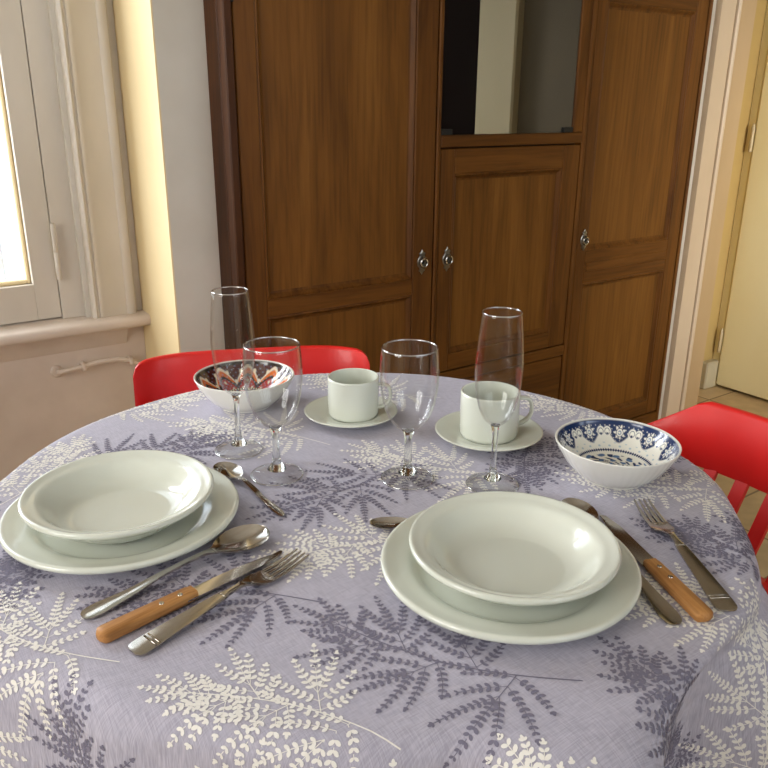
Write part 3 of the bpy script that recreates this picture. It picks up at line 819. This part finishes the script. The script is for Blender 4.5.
WHT = lin(236, 234, 224); NAVY = lin(30, 50, 92); MIDB = lin(84, 116, 158); PALE = lin(176, 194, 206)
def mixc(a, b, t):
    t = max(0, min(1, t)); return tuple(a[i] * (1 - t) + b[i] * t for i in range(3)) + (1,)
def inside(d, w=.06): return max(0, min(1, .5 - d / w))
def blue_fn(th, r):
    u = r / .0735
    c = WHT
    # central foliage: radiating strokes, leaves and scrolls
    x, y = r * math.cos(th), r * math.sin(th)
    if u < .58:
        v = math.sin(14 * th + 9 * math.sin(u * 9)) * math.cos(u * 26 + 2 * math.sin(3 * th))
        c = mixc(c, NAVY, inside(.26 - v, .25) * (1 if u < .54 else 0))
        v2 = math.sin(7 * th - u * 20) * math.sin(5 * th + u * 31)
        c = mixc(c, MIDB, inside(.46 - v2, .2))
    # beaded ring
    if .60 < u < .655:
        v = math.cos(90 * th)
        c = mixc(c, NAVY, inside(abs(u - .628) / .027 - .62 - .35 * v, .4))
    if .655 <= u < .75:
        v = math.cos(24 * th) * math.cos((u - .70) * 60)
        c = mixc(c, PALE, inside(.72 - v, .2))
    if u >= .72:
        n = 10; ph = ((th * n / (2 * PI)) % 1.0) - .5          # one lappet per repeat
        hgt = (u - .72) / .28
        edge = .66 + .30 * math.cos(2 * PI * ph)                # scalloped blue ground hanging from the rim
        c = mixc(c, NAVY, inside((1 - hgt) - edge * .92, .10))
        s = ph * 2 * PI * .0735 * .9 / n; q = (hgt - .60) * .0250
        d = math.hypot(s * 1.0, q)
        # big round medallion with petals
        if d < .0085:
            pet = .0058 + .0018 * math.cos(7 * math.atan2(q, s))
            c = mixc(c, WHT, inside((d - pet) / .001, 1.2)); c = mixc(c, NAVY, inside(abs(d - .0044) / .0010 - .4, .5)); c = mixc(c, MIDB, inside((d - .0024) / .001, 1)); c = mixc(c, WHT, inside((d - .0012) / .0008, 1))
        e = math.hypot(abs(s) - .0165, q - .0005)
        if e < .0072:
            c = mixc(c, WHT, inside((e - .0052) / .001, 1)); c = mixc(c, NAVY, inside(abs(e - .0032) / .0009 - .45, .5))
            c = mixc(c, NAVY, inside((math.hypot(abs(s) - .0165, q + .002) - .0015) / .0007, 1))
        v = math.sin(70 * th) * math.sin(u * 90)
        c = mixc(c, WHT, .75 * inside(.80 - v, .2))
    if u > .985: c = NAVY
    return c
BLK = lin(36, 26, 28); ORG = lin(226, 112, 40); RED = lin(178, 38, 34); SKY = lin(128, 158, 196); IVO = lin(240, 228, 204)
def red_fn(th, r):
    u = r / .0735; c = mixc(BLK, RED, .12)
    n = 9; ph = ((th * n / (2 * PI)) % 1.0) - .5
    if u > .55:
        h = (u - .55) / .45
        arch = .90 - 1.9 * abs(ph) ** 1.6
        c = mixc(c, ORG, inside(h - arch, .08) * (1 if h > .35 else .0)); c = mixc(c, IVO, inside(abs(h - arch) - .05, .05))
        c = mixc(c, BLK, inside(h - (arch - .22), .06)); c = mixc(c, RED, inside(h - (arch - .34), .06))
        fl = math.sin(36 * th) * math.sin(u * 70)
        c = mixc(c, SKY, inside(.72 - fl, .2) * (1 if h < .5 else .5))
        v = math.cos(18 * th + PI) * math.cos((h - .75) * 9)
        c = mixc(c, IVO, inside(.80 - v, .2))
    else:
        v = math.sin(9 * th + u * 12) * math.cos(u * 34)
        c = mixc(c, RED, inside(.15 - v, .2)); c = mixc(c, ORG, inside(.62 - v, .2))
        v2 = math.sin(18 * th) * math.sin(u * 46); c = mixc(c, IVO, inside(.72 - v2, .2)); c = mixc(c, SKY, inside(v2 + .8, .2))
    if .52 < u < .57: c = mixc(IVO, BLK, inside(-math.cos(60 * th), .5))
    if u > .975: c = BLK
    return c
painted_bowl('blue_patterned_bowl', 'white bowl with a navy blue floral inside, beside the red chair on the right', (.7727, .5792, DP), blue_fn, .3, lin(232, 230, 222), lin(232, 230, 222), 46)
painted_bowl('red_patterned_bowl', 'white bowl with a black, orange and red inside, behind the left flute', (.4955, 1.0760, DP), red_fn, .0, lin(232, 230, 222), lin(226, 222, 214), 0)

# ================================================================ CUTLERY (local x runs from the head's tip at 0 to the handle's end)
def ribbon(mb, st, nv=10, mi=0, yoff=0.0):
    """st = list of (x, zrim, half width, dish depth, thickness)"""
    rings = []
    for x, z, hw, d, th in st:
        top = [(x, yoff + hw * v, z - d * (1 - v * v)) for v in [-1 + 2 * i / nv for i in range(nv + 1)]]
        bot = [(x, yoff + hw * v * .96, z - d * (1 - v * v) - th) for v in [1 - 2 * i / nv for i in range(nv + 1)]]
        rings.append(top + bot)
    mb.loft(rings, mi=mi)

def interp(keys, n):
    out = []; K = [keys[0]] + list(keys) + [keys[-1]]; m_ = max(4, n // (len(keys) - 1))
    for i in range(1, len(K) - 2):
        for k in range(m_):
            t_ = k / m_; a_, b_, c_, d_ = K[i - 1:i + 3]; row = []
            for q in range(len(b_)):
                # monotone-limited cubic keeps the handle from wobbling
                h = c_[0] - b_[0]; dl = c_[q] - b_[q]
                m0 = (c_[q] - a_[q]) / max(1e-9, c_[0] - a_[0]) * h; m1 = (d_[q] - b_[q]) / max(1e-9, d_[0] - b_[0]) * h
                lim = 3 * abs(dl)
                m0 = max(-lim, min(lim, m0)) if m0 * dl > 0 else 0; m1 = max(-lim, min(lim, m1)) if m1 * dl > 0 else 0
                if q == 0: row.append(b_[0] + h * t_)
                else:
                    t2, t3 = t_ * t_, t_ ** 3
                    row.append((2 * t3 - 3 * t2 + 1) * b_[q] + (t3 - 2 * t2 + t_) * m0 + (-2 * t3 + 3 * t2) * c_[q] + (t3 - t2) * m1)
            out.append(tuple(row))
    out.append(tuple(keys[-1]))
    return out

def spoon(name, label, tip, end, bowl_len, bowl_w, depth, group, wide):
    tip, end = Vector(tip), Vector(end); L = (end - tip).length
    t = thing(name, label, 'spoon', (tip.x, tip.y, DP), math.atan2(end.y - tip.y, end.x - tip.x), group)
    st = []
    for k in range(25):
        u = k / 24; x = bowl_len * u
        hw = bowl_w * .5 * max(.03, (math.sin(PI * min(1, u ** .80)) ** .62)) if u < .98 else bowl_w * .13
        hw = max(hw, bowl_w * .13 if u > .5 else .0006)
        st.append((x, depth + .0018 + .0015 * (2 * u - 1) ** 2, hw, depth * max(.02, math.sin(PI * u) ** .6), .0014))
    mb = MB(); ribbon(mb, st, 14); mb.build('spoon_bowl', m_steel, t, smooth=60)
    b0 = bowl_len - .002; zn = depth + .0035
    keys = [(b0, zn - .001, bowl_w * .13, .0001, .0018), (b0 + .014, zn + .0015, .0030, .0001, .0026), (b0 + (L - b0) * .42, zn - .001, .0036, .0001, .0024), (L - .050, .0058, wide * .66, .0004, .0020), (L - .016, .0036, wide, .0010, .0018), (L - .005, .0030, wide * .86, .0008, .0017), (L - .001, .0026, wide * .55, .0004, .0015), (L, .0024, wide * .30, .0001, .0014)]
    mb = MB(); ribbon(mb, interp(keys, 44), 8); mb.build('handle', m_steel, t, smooth=60)
    return t
spoon('table_spoon', 'large steel table spoon between the left plate and the steak knife', (.3361, .6960), (.1288, .6593), .068, .050, .0085, 'table spoons', .0098)
spoon('table_spoon', 'large steel table spoon half hidden under the right plate rim', (.6650, .5580), (.5712, .3405), .066, .040, .0062, 'table spoons', .0098)
spoon('tea_spoon', 'small steel tea spoon by the foot of the left wine glass', (.3640, .8827), (.3711, .7225), .056, .034, .0060, 'tea spoons', .0050)
spoon('tea_spoon', 'small steel tea spoon peeking out behind the right dinner plate', (.4385, .6450), (.5420, .5950), .046, .026, .0045, 'tea spoons', .0050)

def fork(label, tip, end):
    tip, end = Vector(tip), Vector(end); L = (end - tip).length
    t = thing('dinner_fork', label, 'fork', (tip.x, tip.y, DP), math.atan2(end.y - tip.y, end.x - tip.x), 'dinner forks')
    zf = lambda x: .0022 + .0050 * max(0, (.040 - x) / .040) ** 1.6 + (.0065 * max(0, min(1, (x - .050) / .030)) ** 1.5)
    for k in range(4):
        y = (-.0096 + .0064 * k); st = []
        for i in range(15):
            x = .050 * i / 14; yy = y * (.90 + .10 * x / .05)
            hw = .0008 + .0013 * min(1, x / .03)
            st.append([(x, yy + hw * c, zf(x) + .0010 + .0010 * s) for c, s in ((-1, -.7), (-.7, -1), (.7, -1), (1, -.7), (1, .7), (.7, 1), (-.7, 1), (-1, .7))])
        MB().loft(st).build('tine', m_steel, t, smooth=50)
    keys = [(.047, .0042, .0118, .0, .0019), (.058, .0060, .0125, .0012, .0019), (.068, .0090, .0105, .0014, .0020), (.076, .0125, .0055, .0004, .0022), (.084, .0140, .0032, -.0006, .0026)]
    s = interp(keys, 16); s = [(x, zf(x) + .0021, hw, d_, th) for x, z, hw, d_, th in s]
    zend = s[-1][1]
    mb = MB(); ribbon(mb, s, 10); mb.build('fork_head', m_steel, t, smooth=60)
    keys = [(.083, zend, .0032, -.0004, .0026), (.098, zend - .0006, .0036, -.0005, .0028), (.106, zend - .0012, .0058, -.0004, .0024), (L - .045, .0062, .0094, -.0004, .0022), (L - .008, .0034, .0112, -.0004, .0022), (L - .002, .0030, .0092, -.0003, .0020), (L, .0028, .0050, -.0002, .0016)]
    mb = MB(); ribbon(mb, interp(keys, 40), 8)
    for dx in (.022, .018): mb.box(L - dx - .0008, L - dx + .0008, -.0095, .0095, .0028, .0052, .0004)
    mb.box(.104, .1055, -.0050, .0050, zend - .0030, zend - .0002, .0004)
    mb.build('handle', m_steel, t, smooth=40)
    return t
fork('steel dinner fork beside the left steak knife, nearest the table edge', (.3465, .6330), (.1502, .5840))
fork('steel dinner fork on the right, pointing at the blue bowl', (.7348, .5072), (.6296, .3252))

def knife(label, tip, end, hl):
    tip, end = Vector(tip), Vector(end); L = (end - tip).length
    t = thing('steak_knife', label, 'knife', (tip.x, tip.y, DP), math.atan2(end.y - tip.y, end.x - tip.x), 'wooden handled steak knives')
    bl = L - hl
    st = []
    for i in range(31):
        x = (bl + .012) * i / 30; u = min(1, x / .055)
        wl = -.0005 + -.0085 * (u ** .6)            # edge side curves up to the point
        wr = .0035 + .0050 * min(1, x / .03) if x > .002 else .0008
        tooth = .0006 * math.cos(x * 2 * PI / .004) if .006 < x < bl * .75 else 0
        z = .0046
        st.append([(x, wl + tooth, z), (x, -.002, z + .0007), (x, wr, z + .0009), (x, wr, z - .0009), (x, -.002, z - .0007)])
    MB().loft(st).build('blade', m_steel, t, smooth=25)
    rings = []
    for i in range(29):
        u = i / 28; x = bl + hl * u
        hw = .0082 + .0016 * u; top = .0108
        if u > .93:
            k = math.sqrt(max(0, 1 - ((u - .93) / .07) ** 2)); hw *= .35 + .65 * k; hz = .55 + .45 * k
        elif u < .04: hz = .88; hw *= .95
        else: hz = 1
        zc = .0054; rings.append([(x, hw * c, zc + .0054 * hz * s) for c, s in ((-1, -.5), (-.72, -1), (.72, -1), (1, -.5), (1, .45), (.93, .75), (.75, 1), (-.75, 1), (-.93, .75), (-1, .45))])
    h = MB().loft(rings).build('handle', m_beech, t, smooth=50)
    for u in (.16, .36):
        MB().lathe([(0, 0), (.0027, 0), (.0024, .0006), (0, .0008)], 16).build('rivet', m_steel, h, loc=(bl + hl * u, .001, .0107))
    return t
knife('steak knife with tan wooden handle and two rivets, left of the table', (.3318, .6515), (.1308, .6165), .0976)
knife('steak knife with tan wooden handle at right, pointing away from the viewer', (.6705, .5131), (.5970, .3272), .0966)

# ================================================================ RED CHAIRS (local: faces -x, back rail along y, origin on the floor under the rail's middle)
def red_chair(label, loc, rz, ext=0.0, ztop=.765):
    t = thing('red_chair', label, 'chair', loc, rz, 'red wooden chairs')
    H, HL, hh = ztop, .217, .104
    rings = []
    N = 40
    for i in range(N + 1):
        u = -1 + 2 * i / N; u = math.copysign(1 - (1 - abs(u)) ** 1.3, u); y = HL * u
        if u > .6: y += ext * ((u - .6) / .4)           # this end may be drawn out into a long sloping ear
        e = (HL + (ext if u > 0 else 0)) - abs(y); rc = .020
        cut = rc - math.sqrt(max(0, rc * rc - (rc - min(e, rc)) ** 2)) if e < rc else 0
        zt, zb = H - cut, H - hh + cut * .5
        if u > 0 and ext: zt = min(zt, H - max(0, (.082 - e)) * .78); zb = min(zb, zt - .018)
        sag = .060 * (1 - abs(u) ** 5) - .006             # bulges away from the sitter
        th = .0085
        if e < .006: th *= .55 + .45 * e / .006
        ring = []
        for px, pz in ((-1, .06), (-1, .95), (-.8, .985), (-.3, 1), (.3, 1), (.8, .985), (1, .95), (1, .06), (.75, .015), (.3, 0), (-.3, 0), (-.75, .015)):
            z = zb + (zt - zb) * pz
            ring.append((sag + px * th + (z - H + hh) * .16 - .016, y, z))
        rings.append(ring)
    MB().loft(rings).build('back_rail', m_red, t, smooth=45)
    for y in (-.130, -.078, -.026, .026, .078, .130):
        s = .060 * (1 - abs(y / HL) ** 5) - .022
        r_ = []
        for z, dx in ((.545, -.030), (.60, s * .5 - .018), (H - hh + .012, s)):
            r_.append([(dx - .002, y - .0105, z), (dx - .002, y + .0105, z), (dx + .006, y + .0105, z), (dx + .006, y - .0105, z)])
        MB().loft(r_).build('slat', m_red, t, smooth=0)
    MB().box(-.052, -.010, -.170, .170, .530, .560, .006).build('lower_rail', m_red, t, smooth=0)
    for y in (-.176, .176):
        MB().tube([(-.035, y, .43), (-.031, y, .545), (-.020, y * 1.02, .68)], .012, 12).build('back_post', m_red, t)
    r_ = []
    for k in range(13):
        u = k / 12; x = -.37 + .35 * u
        hw = .205 - .018 * u
        if u < .12: hw *= .86 + .14 * math.sqrt(u / .12)
        if u > .92: hw *= 1 - .10 * (u - .92) / .08
        z = .452 - .006 * math.sin(PI * u)
        r_.append([(x, -hw, z - .006), (x, -hw + .008, z), (x, hw - .008, z), (x, hw, z - .006), (x, hw, z - .022), (x, hw - .006, z - .028), (x, -hw + .006, z - .028), (x, -hw, z - .022)])
    MB().loft(r_).build('seat', m_red, t, smooth=40)
    for x0, y0, x1, y1 in ((-.33, .165, -.35, .185), (-.33, -.165, -.35, -.185), (-.07, .15, -.02, .17), (-.07, -.15, -.02, -.17)):
        MB().tube([(x0, y0, .424), ((x0 + x1) / 2, (y0 + y1) / 2, .2), (x1, y1, 0)], [.018, .016, .012], 14).build('leg', m_red, t)
    for s in (1, -1):
        MB().tube([(-.34, s * .175, .20), (-.045, s * .16, .20)], .009, 10).build('stretcher', m_red, t)
    return t
red_chair('red wooden chair behind the table, in front of the wardrobe', (.612, 1.284, 0), math.radians(66.5), 0.0, .753)
red_chair('red slat back wooden chair at the right, beside the blue bowl', (1.030, .490, 0), math.radians(-3), .030)
